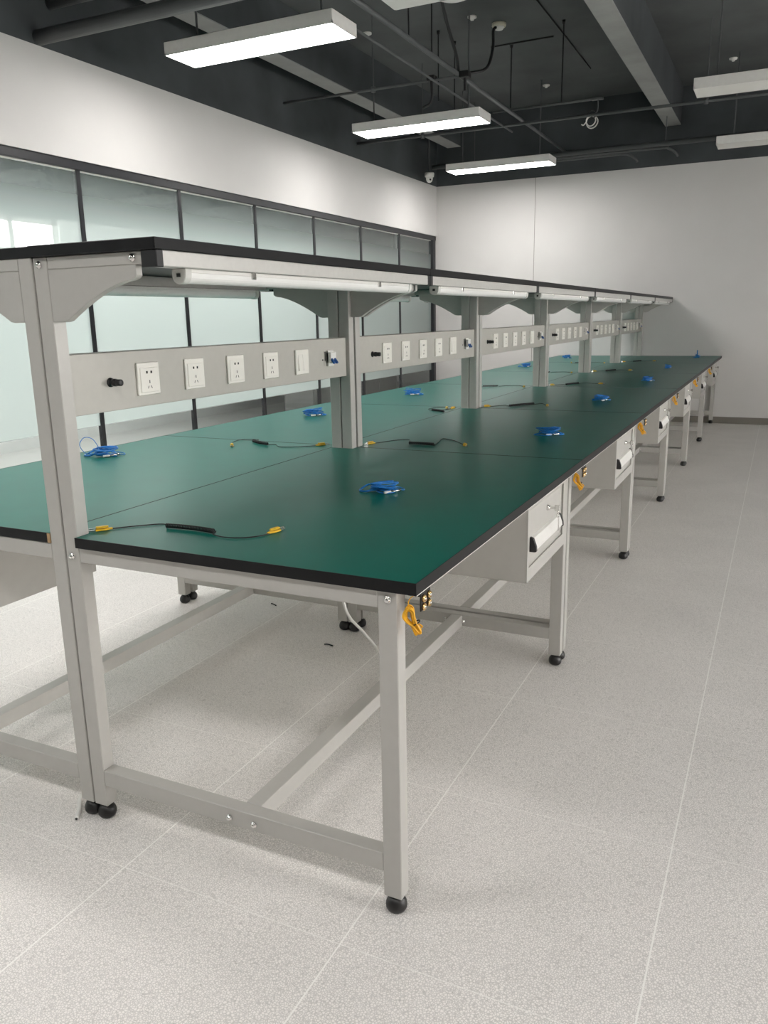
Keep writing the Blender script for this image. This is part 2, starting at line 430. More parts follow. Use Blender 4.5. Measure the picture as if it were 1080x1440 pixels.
def frame_parts(t):
    """posts, legs, beams, shelf: the same for both rows"""
    for y in (0, L - .054):
        s = 1 if y == 0 else -1
        fy = y
        mb = MB(); mb.box(.002, .046, y + .0005, y + .0395, .042, 1.4535, M['steel'], BV); po = mb.build('post', t)
        foot_mb(.024, y + .02).build('foot', po)
        ax = '-y'
        bolt_mb(.022, fy, .742, ax).build('bolt', po); bolt_mb(.021, fy, 1.437, ax).build('bolt', po)
        mb = MB(); mb.box(.870, .914, y + .0005, y + .0395, .042, .7675, M['steel'], BV); lg = mb.build('leg', t)
        foot_mb(.892, y + .02).build('foot', lg)
        bolt_mb(.893, fy, .748, ax).build('bolt', lg)
        mb = MB(); mb.box(.0462, .8698, y + .001, y + .039, .727, .767, M['steel'], BV); mb.build('upper_beam', t)
        mb = MB(); mb.box(.0462, .8698, y + .001, y + .039, .104, .150, M['steel'], BV); lb = mb.build('lower_beam', t)
        for x in (.452, .524): bolt_mb(x, fy, .124, ax).build('bolt', lb)
        mb = MB(); mb.box(.0462, .330, y + .001, y + .039, 1.426, 1.4535, M['steel'], BV); sb = mb.build('shelf_beam', t)
        bolt_mb(.300, fy, 1.440, ax).build('bolt', sb)
        g = [(.0465, 1.4258), (.306, 1.4258), (.307, 1.404)]
        g += [(.302, 1.399), (.292, 1.395)]
        for k in range(1, 9):
            u = k / 9; g.append((.292 - .184 * u, 1.395 - .074 * u ** 1.5))
        g += [(.100, 1.316), (.092, 1.311), (.080, 1.309), (.0465, 1.309)]
        ya = fy + (.0008 if s > 0 else .0190)
        mb = MB(); mb.prism(g, 'y', ya, ya + .020, M['steel'], .0012); mb.build('gusset', t)
    mb = MB(); mb.box(.476, .521, .0405, L - .0545, .104, .1495, M['steel'], BV); mb.build('stretcher', t)
    mb = MB(); mb.box(.0015, .374, -.0122, L - .0135, 1.454, 1.479, M['edge'], .0015); mb.build('shelf_board', t)
    mb = MB()
    mb.box(.3305, .372, .012, L - .032, 1.420, 1.4535, M['alu'], .002)
    rl = mb.build('front_rail', t)
    for a, b in ((-.008, .014), (L - .034, L - .014)):
        mb = MB(); mb.box(.3302, .3735, a, b, 1.4185, 1.4538, M['black'], .0015); mb.build('end_plug', rl)
    # tube lamp slung under the rail (switched off)
    mb = MB()
    mb.box(.325, .361, .105, 1.335, 1.411, 1.4195, M['housing'], .001)
    prof = [(.326, 1.411)] + [(.343 - .0175 * math.cos(PI * k / 10), 1.405 - .017 * math.sin(PI * k / 10)) for k in range(11)] + [(.360, 1.411)]
    mb.prism(prof, 'y', .118, 1.322, M['lampcover'])
    lp = mb.build('tube_lamp', t)
    for a, b in ((.096, .118), (1.322, 1.344)):
        mb = MB(); pf = [(.343 + (x - .343) * 1.12, 1.405 + (z - 1.405) * 1.12) for x, z in prof]
        pf[0] = (.3225, 1.4195); pf[-1] = (.3635, 1.4195)
        mb.prism(pf, 'y', a, b, M['lampend'], .0012); mb.box(.338, .348, a - .002 if a < .5 else b, a if a < .5 else b + .002, 1.402, 1.41, M['hole']); mb.build('end_cap', lp)
    for y in (.36, 1.08):
        mb = MB(); mb.box(.3585, .3655, y - .008, y + .008, 1.404, 1.4215, M['chrome'], .001); mb.build('clip', lp)

def socket_mb(y, z):
    mb = MB(); x = .031
    mb.box(x, x + .0065, y - .043, y + .043, z - .043, z + .043, M['cream'], .0015)
    mb.box(x + .0065, x + .0085, y - .034, y + .034, z - .036, z + .030, M['cream'], .001)
    X = x + .0084
    for s in (-1, 1): mb.box(X, X + .0007, y + s * .0085 - .0028, y + s * .0085 + .0028, z + .014, z + .0205, M['hole'])
    mb.box(X, X + .0005, y - .0012, y + .0012, z - .012, z - .004, M['hole'])
    for s in (-1, 1):
        mb.prism([(y + s * .0075 - .001, z - .026), (y + s * .0075 + .001, z - .026), (y + s * .0045 + .001, z - .019), (y + s * .0045 - .001, z - .019)], 'x', X, X + .0005, M['hole'])
    return mb

def right_bench(label, group):
    t = thing('workbench', label, 'workbench', (0, 0, 0), 0, group)
    tabletop('right', t); frame_parts(t)
    # power panel between the posts
    mb = MB(); mb.box(.004, .031, .0408, L - .0548, 1.084, 1.232, M['panel'], .0012); p = mb.build('power_panel', t)
    for y in (.313, .509, .711, .909): socket_mb(y, 1.157).build('socket', p)
    mb = MB(); y, z, x = 1.108, 1.157, .031
    mb.box(x, x + .0075, y - .043, y + .043, z - .043, z + .043, M['cream'], .0015)
    for s in (-1, 1):
        mb.prism([(x + .0075, z - .030), (x + .0115, z - .030), (x + .0085, z + .027), (x + .0075, z + .027)], 'y', y + s * .0155 - .0150, y + s * .0155 + .0150, M['cream'], .0005)
    mb.build('light_switch', p)
    y, z = 1.303, 1.155
    mb = MB(); mb.box(.0305, .0318, y - .030, y + .027, z - .022, z + .032, M['panel']); mb.box(.0318, .0322, y - .026, y - .019, z - .004, z + .030, M['hole'])
    mb.lathe([(0, 0), (.003, 0), (.003, .001), (0, .001)], M['hole'], 8, Matrix.Translation((.031, y - .040, z)) @ Matrix.Rotation(PI / 2, 4, 'Y'))
    mb.box(.0318, .054, y - .016, y + .024, z - .012, z + .028, M['white'], .0015); mb.box(.0318, .043, y - .016, y + .024, z - .024, z + .034, M['white'], .001); br = mb.build('circuit_breaker', p)
    mb = MB()
    for s in (-.010, .012): mb.prism([(.0535, z - .004), (.063, z - .016), (.067, z - .011), (.0545, z + .006)], 'y', y + s - .006, y + s + .006, M['bluelever'], .0008)
    mb.build('lever', br)
    mb = MB(); rx = Matrix.Translation((.031, .176, 1.157)) @ Matrix.Rotation(PI / 2, 4, 'Y')
    mb.lathe([(0, 0), (.012, 0), (.012, .003), (.008, .003), (.008, .010), (.0098, .011), (.0098, .020), (.0080, .021), (.0085, .022), (.0085, .037), (.006, .038), (0, .038)], M['black'], 14, rx); mb.build('binding_post', p)
    # hanging drawer unit
    y0, y1, z0, z1, xf = .958, 1.4480, .487, .7675, .915
    mb = MB(); th = .0015
    mb.box(.46, xf - .002, y0, y0 + th, z0, z1, M['drawer']); mb.box(.46, xf - .002, y1 - th, y1, z0, z1 - .042, M['drawer'])
    mb.box(.46, xf - .002, y0, y1, z0, z0 + th, M['drawer']); mb.box(.46, .4615, y0, y1, z0, z1, M['drawer'])
    # face frame
    mb.box(xf - .004, xf, y0, y0 + .020, z0, z1, M['drawer']); mb.box(xf - .004, xf, y1 - .030, y1, z0, z1, M['drawer'])
    mb.box(xf - .004, xf, y0 + .02, y1 - .03, z1 - .048, z1, M['drawer']); mb.box(xf - .004, xf, y0 + .02, y1 - .03, z0, z0 + .044, M['drawer'])
    du = mb.build('drawer_unit', t)
    mb = MB(); a, b, c, d = y0 + .021, y1 - .085, z0 + .072, z1 - .050
    mb.box(xf - .0063, xf - .001, a, b, c, d, M['drawer'], .0012); mb.box(.49, xf - .0065, a, y1 - .006, z0 + .004, d, M['drawer']); mb.build('drawer', du)
    mb = MB(); hz = .602
    pf = [(xf - .001, hz + .026), (xf + .009, hz + .022), (xf + .018, hz - .002), (xf + .0195, hz - .014), (xf + .015, hz - .016), (xf - .001, hz - .004)]
    mb.prism(pf, 'y', y0 + .040, y1 - .115, M['white'], .0008)
    pb = [(xf - .0012, hz + .028), (xf + .010, hz + .024), (xf + .0195, hz - .002), (xf + .021, hz - .018), (xf + .015, hz - .020), (xf - .0012, hz - .020)]
    for q in (y0 + .026, y1 - .115): mb.prism(pb, 'y', q, q + .014, M['black'], .0008)
    mb.build('drawer_handle', du)
    mb = MB(); kx = Matrix.Translation((xf - .001, y0 + .235, .680)) @ Matrix.Rotation(PI / 2, 4, 'Y')
    mb.lathe([(0, 0), (.010, 0), (.010, .004), (.007, .005), (.007, .010), (0, .010)], M['chrome'], 14, kx)
    mb.box(xf + .009, xf + .026, y0 + .2335, y0 + .2365, .676, .684, M['chrome']); mb.box(xf + .024, xf + .040, y0 + .2335, y0 + .2365, .669, .691, M['chrome'], .001)
    ring = [(xf + .036 + .002 * math.cos(k), y0 + .235 + .012 * math.sin(2 * PI * k / 14), .662 + .013 * math.cos(2 * PI * k / 14)) for k in range(14)]
    mb.tube(ring, .0010, M['chrome'], 5, True)
    mb.box(xf + .036, xf + .038, y0 + .230, y0 + .242, .604, .652, M['chrome'], .0008); mb.build('lock_with_keys', du)
    # earth terminal under the front corner
    mb = MB(); mb.box(.925, .955, .028, .072, .752, .7683, M['black'], .001); mb.box(.953, .956, .025, .075, .722, .7683, M['black'], .0008)
    gt = mb.build('earth_terminal', t)
    for yy, zz in ((.036, .748), (.036, .730), (.064, .748), (.064, .730)):
        mb = MB(); k = Matrix.Translation((.956, yy, zz)) @ Matrix.Rotation(PI / 2, 4, 'Y')
        mb.lathe([(0, 0), (.0080, 0), (.0080, .004), (.0064, .0055), (.0046, .0055), (.0046, .0025), (0, .0025)], M['brass'], 14, k)
        mb.lathe([(0, .002), (.0030, .002), (.0030, .0065), (0, .0068)], M['chrome'], 10, k); mb.build('snap_stud', gt)
    return t

def left_bench(label, group):
    """mirror row: turned half round; no outlets face the camera"""
    t = thing('workbench', label, 'workbench', (0, 0, 0), PI, group)
    tabletop('left', t); frame_parts(t)
    mb = MB(); mb.box(.004, .031, .0408, L - .0548, 1.084, 1.232, M['panel'], .0012); mb.build('power_panel', t)
    y0, y1, z0, z1, xf = .958, 1.4480, .487, .7675, .915
    mb = MB(); th = .0015
    mb.box(.46, xf - .002, y0, y0 + th, z0, z1, M['drawer']); mb.box(.46, xf - .002, y1 - th, y1, z0, z1 - .042, M['drawer'])
    mb.box(.46, xf - .002, y0, y1, z0, z0 + th, M['drawer']); mb.box(.46, .4615, y0, y1, z0, z1 - .042, M['drawer'])
    mb.box(xf - .004, xf, y0, y1, z0, z1, M['drawer']); mb.build('drawer_unit', t)
    return t

ordn = ['nearest', 'second', 'third', 'fourth', 'fifth', 'farthest']
RL = ['green topped grey workbench of the right row nearest the camera, end frame in full view',
      'second green workbench from the camera in the right row, behind the nearest one',
      'third green workbench from the camera in the right row along the aisle',
      'fourth green workbench from the camera in the right row along the aisle',
      'fifth green workbench from the camera in the right row, last but one before the wall',
      'sixth green workbench of the right row, pushed against the white back wall']
LL = ['green workbench of the left row nearest the camera, cut off by the left picture edge',
      'second green workbench from the camera in the left row beside the glass partition',
      'third green workbench from the camera in the left row beside the glass partition',
      'fourth green workbench from the camera in the left row behind the outlet panels',
      'fifth green workbench from the camera in the left row, last but one before the wall',
      'sixth green workbench of the left row, pushed against the back wall']
b0 = right_bench(RL[0], 'workbenches of the right row')
for k in range(1, 6): copy_thing(b0, (0, k * L, 0), 0, RL[k], 'workbenches of the right row')
l0 = left_bench(LL[0], 'workbenches of the left row'); l0.location = (-.0005, L - .0145, 0)
for k in range(1, 6): copy_thing(l0, (-.0005, (k + 1) * L - .0145, 0), PI, LL[k], 'workbenches of the left row')
mb = MB(); mb.box(.0462, .0495, L - .0175, L - .0132, H - .0255, H - .001, M['wood']); mb.box(.0462, .0560, L - .0137, L - .0130, H - .0255, H - .0005, M['wood']); o = mb.build('raw_board_corner', l0); o['label'] = 'raw beige board corner without edge band'

# ------------------------------------------------------------------ things on the bench tops
TZ = H + .0006
def wrist_strap(x, y, ang, seed, label, group, hook=True):
    R = random.Random(seed)
    t = thing('wrist_strap', label, 'anti-static wrist strap', (x, y, TZ), ang, group)
    mb = MB()
    for k in range(11):
        a, b = .033 + R.uniform(-.009, .012), .014 + R.uniform(-.005, .009)
        cx, cy, cz = R.uniform(-.008, .008), R.uniform(-.006, .006), .004 + .0022 * k
        th = R.uniform(-.4, .4); tx, ty = R.uniform(-.2, .2), R.uniform(-.45, .45)
        pts = []
        for i in range(22):
            q = 2 * PI * i / 22; u, v = a * math.cos(q), b * math.sin(q) * (1 + .2 * math.sin(3 * q + k))
            X, Y = u * math.cos(th) - v * math.sin(th), u * math.sin(th) + v * math.cos(th)
            pts.append((cx + X, cy + Y, max(.0022, cz + tx * X + ty * Y)))
        mb.tube(pts, .0017, M['blue'], 5, True)
    mb.build('coiled_cord', t)
    mb = MB()
    loop = smooth_path([(-.02, .006, .012), (-.045, .004, .004), (-.062, .016, .003), (-.060, .036, .003), (-.044, .046, .010), (-.034, .044, .014)] if hook else
                       [(.015, .008, .020), (.038, .020, .006), (.056, .008, .003), (.046, -.010, .003), (.022, -.014, .005)], 6)
    mb.tube(loop, .0026, M['blue'], 6); mb.build('wrist_loop', t)
    mb = MB(); mb.tube([(.012, -.022, .004), (.020, -.020, .005), (.040, -.012, .006)], .0028, M['chrome'], 6)
    mb.cyl((.012, -.022, .004), (-.006, -.028, .004), .0035, M['white'], 8); mb.build('snap_connector', t)
    mb = MB(); mb.tube(smooth_path([(.022, .010, .012), (.040, .026, .006), (.054, .020, .002), (.050, .004, .002), (.030, -.004, .008)], 5), .0014, M['blue'], 5); mb.build('cord_tail', t)
    return t
GS = 'blue anti-static wrist straps on the bench tops'
S = [(.532, .742, .15, 1, 'blue coiled wrist strap with hooked loop on the nearest right bench', True, 1.15),
     (.687, 2.065, -.2, 2, 'blue coiled wrist strap on the right row\'s second bench top', False, 1.2),
     (.621, 3.57, .1, 3, 'flat blue wrist strap on the right row\'s third bench top', False, 1.1),
     (.677, 5.10, .4, 4, 'blue coiled wrist strap on the right row\'s fourth bench top', False, 1.15),
     (.636, 6.66, .9, 5, 'small dark blue wrist strap on the right row\'s fifth bench top', False, 1.1),
     (.721, 8.62, 1.3, 6, 'blue wrist strap with upright loop at the back wall end of the right row', True, 1.1),
     (-.79, .955, .25, 7, 'bright blue wrist strap with thin wire loop on the nearest left bench', True, 1.3),
     (-.69, 2.385, .0, 8, 'blue wrist strap on the left row\'s second bench, beside the first post pair', False, 1.25),
     (-.645, 3.63, -.3, 9, 'blue wrist strap on the left row between the first and second posts', False, 1.25),
     (-.73, 6.69, .3, 10, 'blue wrist strap on the left row beside the third post pair', True, 1.2),
     (-.715, 8.36, .2, 11, 'blue wrist strap at the far end of the left row by the back wall', False, 1.2)]
for x, y, a, sd, lab, hk, s in S:
    t = wrist_strap(x, y, a + .45, sd, lab, GS, hk); t.scale = (s, s, s)
    if sd == 7:
        mb = MB(); mb.tube(smooth_path([(-.03, .010, .004), (-.060, .012, .012), (-.074, .018, .036), (-.060, .026, .056), (-.036, .026, .050), (-.018, .012, .022)], 6), .0011, M['blue'], 5); mb.build('wire_arc', t)
    if sd == 6:
        mb = MB(); mb.tube(smooth_path([(-.012, 0, .010), (-.018, 0, .045), (0, 0, .075), (.018, 0, .045), (.012, 0, .010)], 6), .0045, M['blue'], 6); mb.build('upright_loop', t)
def earthing_lead(pts_lead, coil_a, coil_b, pts_tail, clip_dir, label, group, coarse=False):
    """thin black lead from a yellow clip at the post, a tight spring section, then a tail to a second clip"""
    base = Vector(pts_lead[0])
    t = thing('earthing_lead', label, 'earthing cord', (base.x, base.y, TZ), 0, group)
    off = Vector((base.x, base.y, 0))
    loc = lambda P: [Vector((p[0], p[1], p[2] if len(p) > 2 else .0017)) - off for p in P]
    mb = MB(); mb.tube(smooth_path(loc(pts_lead), 7), .0015, M['black'], 5)
    mb.tube(smooth_path(loc(pts_tail), 7), .0015, M['black'], 5); mb.build('lead', t)
    a, b = loc([coil_a])[0], loc([coil_b])[0]; a.z = b.z = .0068
    d = b - a; ln = d.length; d.normalize(); sd = Vector((-d.y, d.x, 0)); turns = int(ln / .0048); st = 7 if coarse else 9
    pts = []
    for i in range(turns * st + 1):
        q = 2 * PI * i / st; s = i / (turns * st)
        c = a + d * ln * s + sd * (.006 * math.sin(PI * s * 1.0))
        pts.append(c + (sd * math.cos(q) + Vector((0, 0, 1)) * math.sin(q)) * .0048)
    mb = MB(); mb.tube(pts, .0018, M['black'], 5); mb.build('spring_section', t)
    for P, Q in ((pts_lead[0], pts_lead[1]), (pts_tail[-1], pts_tail[-2])):
        p, q = loc([P])[0], loc([Q])[0]; p.z = q.z = 0; e = (q - p).normalized(); an = math.atan2(e.y, e.x)
        mx = Matrix.Translation(p) @ Matrix.Rotation(an, 4, 'Z')
        mb = MB()
        mb.prism([(-.006, -.006), (.016, -.0075), (.030, -.0035), (.036, -.002), (.036, .002), (.030, .0035), (.016, .0075), (-.006, .006)], 'z', .0005, .0055, M['clipyellow'], .001, mx)
        mb.prism([(-.004, -.005), (.014, -.0065), (.026, -.003), (.026, .003), (.014, .0065), (-.004, .005)], 'z', .007, .0115, M['clipyellow'], .001, mx)
        cl = mb.build('alligator_clip', t)
        mb = MB(); mb.prism([(-.024, -.0022), (-.004, -.0045), (-.004, .0045), (-.024, .0022)], 'z', .001, .004, M['chrome'], .0005, mx)
        mb.prism([(-.022, -.002), (-.004, -.004), (-.004, .004), (-.022, .002)], 'z', .0058, .0085, M['chrome'], .0005, mx); mb.build('jaw', cl)
    return t
GC = 'black earthing cords on the bench tops'
earthing_lead([(.055, .060), (.085, .100), (.123, .140), (.160, .172), (.185, .170), (.199, .152)], (.199, .150), (.350, .150),
           [(.350, .152), (.353, .140), (.395, .128), (.440, .140), (.472, .175), (.484, .228)], 0, 'black earthing cord with yellow clips across the front corner of the nearest bench', GC)
earthing_lead([(.062, L + .06), (.092, 1.625), (.128, 1.700), (.175, 1.725), (.205, 1.66), (.222, 1.62)], (.222, 1.618), (.335, 1.615),
           [(.335, 1.617), (.315, 1.72), (.300, 1.800), (.360, 1.770), (.420, 1.700), (.461, 1.643)], 0, 'black earthing cord right of the first post pair on the right row\'s second bench', GC)
earthing_lead([(.062, 2 * L + .05), (.10, 3.08), (.15, 3.15), (.18, 3.12), (.196, 3.10)], (.198, 3.09), (.30, 3.24),
           [(.30, 3.24), (.33, 3.30), (.36, 3.25), (.385, 3.20), (.40, 3.165)], 0, 'black earthing cord right of the second post pair on the right row\'s third bench', GC)
for k, ex, dy, lab in ((3, .40, 0, 'black earthing cord right of the third post pair on the right row\'s fourth bench'),
                       (4, .36, .03, 'black earthing cord right of the fourth post pair on the right row\'s fifth bench'),
                       (5, .37, .05, 'black earthing cord right of the fifth post pair on the right row\'s last bench')):
    o = k * L + dy
    earthing_lead([(.062, o + .05), (.10, o + .09), (.14, o + .12), (.165, o + .10)], (.166, o + .09), (.225, o + .24),
               [(.225, o + .24), (.25, o + .30), (.30, o + .29), (ex, o + .24)], 0, lab, GC, True)
earthing_lead([(-.105, L - .02), (-.150, 1.43), (-.205, 1.39), (-.255, 1.378), (-.30, 1.42), (-.330, 1.405)], (-.330, 1.403), (-.441, 1.459),
           [(-.441, 1.459), (-.455, 1.52), (-.527, 1.50), (-.520, 1.42), (-.480, 1.36), (-.455, 1.325)], 0, 'black earthing cord left of the first post pair on the left row', GC)
earthing_lead([(-.08, 2 * L - .08), (-.10, 2.84), (-.13, 2.80), (-.15, 2.78)], (-.152, 2.775), (-.06, 2.72),
           [(-.152, 2.775), (-.20, 2.84), (-.19, 2.93), (-.14, 2.95), (-.11, 2.90)], 0, 'looped black earthing cord left of the second post pair on the left row', GC)
for k, lab in ((3, 'black earthing cord left of the third post pair on the left row'), (4, 'black earthing cord left of the fourth post pair on the left row'),
               (5, 'black earthing cord left of the fifth post pair on the left row')):
    o = k * L - .15
    earthing_lead([(-.08, o), (-.11, o + .06), (-.17, o + .12), (-.24, o + .09), (-.28, o + .02)], (-.285, o + .015), (-.38, o - .05),
               [(-.38, o - .05), (-.42, o - .03), (-.44, o + .04)], 0, lab, GC, True)

# yellow earth wire bundles hung on the legs
YL = ['yellow wire bundle hanging on the nearest corner leg of the right row', 'yellow wire bundle hanging on the leg pair between the first and second right benches',
      'yellow wire bundle hanging on the leg pair between the second and third right benches', 'yellow wire bundle hanging on the leg pair between the third and fourth right benches',
      'yellow wire bundle hanging on the leg pair between the fourth and fifth right benches', 'yellow wire bundle hanging on the leg pair between the fifth and sixth right benches']
for k in range(6):
    R = random.Random(40 + k)
    t = thing('earth_wire_bundle', YL[k], 'wire bundle', (.934, k * L + .012, .690), -1.117, 'yellow wire bundles on the right legs')
    mb = MB()
    for i in range(15):
        a = .018 + R.uniform(-.003, .004); yo = R.uniform(-.004, .004); xo = .003 + .0013 * i + R.uniform(-.002, .002); zs = R.uniform(-.004, .004)
        P = [(xo, yo - .014, .012), (xo, yo - .004, .040 + zs), (xo, yo + a * .7, .034 + zs), (xo, yo + .018, .006),
             (xo, yo + .026, -.016), (xo, yo + .042 + R.uniform(-.005, .005), -.040 + zs), (xo, yo + .032, -.044 + zs), (xo, yo + .014, -.022), (xo, yo - .004, -.008)]
        P = [(p[0], p[1] * (.50 + .11 * (i % 5)) + .004, p[2] * (.66 + .10 * (i % 4)) - .002) for p in P]
        mb.tube(smooth_path(P, 5, True), .0026, M['yellow'], 5, True)
    t.scale = (.70, .70, .70); t.location.z = .712; t.location.x = .930
    mb.build('wire_loops', t)
    mb = MB(); c = Vector((.010, .020, -.014)); ring = [c + Vector((.0125 * math.cos(q), .006 + .011 * math.sin(q), -.006 * math.sin(q) * -1)) for q in [2 * PI * i / 14 for i in range(14)]]
    mb.tube(ring, .0020, M['black'], 5, True); mb.build('tie', t)
    mb = MB(); mb.tube(smooth_path([(.008, .004, .040), (.010, .006, .055), (.015, .016, .068), (.018, .024, .071)], 5), .0016, M['yellow'], 5); mb.build('lead', t)

# cable and scraps under the benches
mb = MB(); P = [(.150, 1.12, .150), (.158, 1.11, .40), (.172, 1.10, .30), (.200, 1.10, .22), (.260, 1.10, .165), (.33, 1.09, .10), (.40, 1.05, .03), (.45, .98, .0055), (.50, .85, .0055)]
P[0] = (.150, 1.12, .7655)
mb.tube(smooth_path(P, 8), .0055, M['white'], 8); tag(mb.build('power_cable'), 'white cable drooping to the floor under the nearest right bench', 'cable')
mb = MB(); mb.tube(smooth_path([(-.105, .052, .0065), (-.09, .03, .007), (-.060, .000, .0065), (-.034, -.036, .0065)], 5), .0062, M['white'], 10)
mb.cyl((-.034, -.036, .0065), (-.0335, -.037, .0065), .0035, M['hole'], 8)
tag(mb.build('cable_end'), 'short white cable end lying on the floor beside the centre post feet', 'cable')
for x, y, a, lab in ((-.475, 1.597, .4, 'black cable tie scrap on the floor between the two stretchers'), (.002, 1.278, 0, 'black cable tie scrap on the shaded floor below the nearest bench')):
    mb = MB(); c, s = math.cos(a), math.sin(a)
    mb.tube(smooth_path([(x - .02 * c, y + .02 * s, .003), (x - .005, y + .004, .004), (x + .02 * c, y - .018 * s, .003)], 4), .0028, M['black'], 6)
    tag(mb.build('cable_tie'), lab, 'cable tie', 'cable tie scraps on the floor')

# ------------------------------------------------------------------ ceiling: panel lights
def panel_light(x, y, lit, label, group):
    t = thing('ceiling_light', label, 'ceiling light', (x, y, 2.92), 0, group)
    mb = MB()
    W2, B2, h = .60, .15, .075
    mb.box(-W2, W2, -B2, B2, .012, h, M['housing'], .003)
    mb.box(-W2, W2, -B2, -B2 + .008, 0, .014, M['housing']); mb.box(-W2, W2, B2 - .008, B2, 0, .014, M['housing'])
    mb.box(-W2, -W2 + .008, -B2, B2, 0, .014, M['housing']); mb.box(W2 - .008, W2, -B2, B2, 0, .014, M['housing'])
    mb.build('housing', t)
    mb = MB(); mb.box(-W2 + .0085, W2 - .0085, -B2 + .0085, B2 - .0085, .001, .010, M['diffon' if lit else 'diffoff']); mb.build('diffuser', t)
    for s in (-1, 1):
        mb = MB(); mb.cyl((s * .45, 0, h), (s * .45, 0, ZS - 2.92), .007, M['pipe'], 8); mb.lathe([(0, h), (.02, h), (.02, h + .012), (0, h + .012)], M['pipe'], 10, Matrix.Translation((s * .45, 0, 0))); mb.build('suspension_rod', t)
    return t
GL = 'lit panel lights over the left row'
panel_light(-1.45, 3.18, True, 'large lit white panel light hanging nearest, at the top centre of the picture', GL)
panel_light(-1.45, 5.68, True, 'lit white panel light hanging second from the camera', GL)
panel_light(-1.45, 7.97, True, 'lit white panel light hanging nearest the back wall corner', GL)
for y in (.75, -1.7): panel_light(-1.45, y, True, 'lit white panel light hanging outside the picture behind the nearest one', GL)
GO = 'unlit panel lights over the aisle'
panel_light(1.42, 5.70, False, 'unlit white panel light cut off by the upper right picture edge', GO)
panel_light(1.42, 8.00, False, 'unlit white panel light near the back wall at the right picture edge', GO)
for y in (-1.9, .3): panel_light(4.25, y, True, 'added white panel light over the right side, out of view, brightening floor and right faces', 'added panel lights over the right side')  # lamps added out of view to brighten the aisle floor and right faces
for y in (-1.9,): panel_light(1.42, y, True, 'lit white panel light over the aisle outside the top of the picture', 'lit panel lights over the aisle')

# ------------------------------------------------------------------ ceiling: pipes, conduits, rods
def conduit(name, pts, r, label, m='pipe', cat='pipe', n=10, couplings=(), bends=True):
    mb = MB(); mb.tube(pts, r, M[m], n); o = mb.build(name)
    tag(o, label, cat)
    return o
def hangers(o, spots, r=.005):
    for x, y, z in spots:
        mb = MB(); mb.cyl((x, y, z), (x, y, ZS + .002), r, M['pipe'], 8); mb.lathe([(0, -.022), (.020, -.022), (.020, .022), (0, .022)], M['pipe'], 10, Matrix.Translation((x, y, z))); mb.build('hanger', o)
conduit('ceiling_pipe', [(XL, 2.60, 2.995), (4.5, 2.60, 2.995)], .042, 'thick dark pipe crossing the ceiling at the top left of the picture', n=16)
conduit('ceiling_pipe', [(XL, 2.72, 3.21), (4.5, 2.72, 3.21)], .03, 'dark pipe above the thick pipe at the top left corner', n=12)
o = conduit('conduit', [(XL, 6.80, 3.10), (XR, 6.80, 3.10)], .014, 'long thin grey conduit passing under the wide ceiling beam', cat='conduit'); hangers(o, [(.80, 6.80, 3.10), (-1.9, 6.80, 3.10)])
o = conduit('conduit', [(XL, 5.37, 3.20), (-.92, 5.37, 3.20)], .011, 'thin dark conduit running from the left wall to the junction boxes', cat='conduit'); hangers(o, [(-1.75, 5.37, 3.20)])
conduit('conduit', [(-1.25, 7.08, 3.30), (-.15, 7.08, 3.30)], .012, 'thin conduit above the second light ending at the hanging cable coil', cat='conduit')
o = conduit('ceiling_pipe', [(XL + .15, 8.52, 3.10), (XR, 8.50, 3.10)], .028, 'thick grey pipe along the back wall above the white paint', n=12); hangers(o, [(.25, 8.51, 3.10), (-1.95, 8.52, 3.10)])
conduit('conduit', smooth_path([(-1.25, 8.62, 3.05), (-.30, 8.62, 3.05), (-.16, 8.62, 3.04), (-.08, 8.64, 2.99), (-.06, 8.66, 2.96)], 6), .014, 'thin bent conduit below the back wall pipe, shorter of the two', cat='conduit')
conduit('conduit', smooth_path([(-1.25, 8.56, 3.065), (.12, 8.56, 3.065), (.28, 8.56, 3.05), (.36, 8.58, 3.00), (.38, 8.60, 2.97)], 6), .014, 'thin bent conduit below the back wall pipe, longer of the two', cat='conduit')
conduit('conduit', [(-.975, 2.0, 3.215), (-.975, 9.0, 3.215)], .017, 'long grey conduit running diagonally in view towards the back wall', cat='conduit')
conduit('conduit', [(-1.08, 2.0, 3.29), (-1.08, 7.2, 3.29)], .017, 'grey conduit running close beside the long diagonal one', cat='conduit')
conduit('conduit', [(-1.05, 3.36, 3.10), (-1.05, 7.1, 3.10)], .009, 'thin conduit leading from the nearest light to the far lights', cat='conduit')
RODS = [((-1.405, 6.00), 3.20, 'thin black ceiling rod left of the junction boxes'), ((-1.38, 6.34), 3.12, 'thin black ceiling rod just right of its shorter neighbour'),
        ((-.94, 6.68), 3.22, 'thin black ceiling rod holding the diagonal conduit'), ((-.352, 6.28), 3.12, 'thin black ceiling rod right of the junction boxes, nearest the wide beam'),
        ((-1.075, 4.60), 3.29, 'thin black ceiling rod beside the white ceiling unit'), ((-1.078, 5.05), 3.29, 'thin black ceiling rod below the white ceiling unit')]
for (x, y), z, lab in RODS:
    mb = MB(); mb.cyl((x, y, z), (x, y, ZS), .006, M['black'], 8); mb.lathe([(0, ZS - .03), (.012, ZS - .03), (.016, ZS), (0, ZS)], M['black'], 10, Matrix.Translation((x, y, 0)))
    tag(mb.build('hanger_rod'), lab, 'rod', 'thin hanger rods on the ceiling')
for x, y, z, s, lab in ((-1.21, 5.37, 3.215, .035, 'dark junction box at the left end of the short conduit'), (-.92, 5.37, 3.205, .04, 'dark junction box where the two flexible cables start')):
    mb = MB(); mb.box(x - s, x + s, y - s, y + s, z - s * .6, z + s * .6, M['black'], .006, 2); mb.cyl((x, y, z), (x, y, z - .12), .011, M['black'], 10)
    tag(mb.build('junction_box'), lab, 'junction box', 'junction boxes on the ceiling')
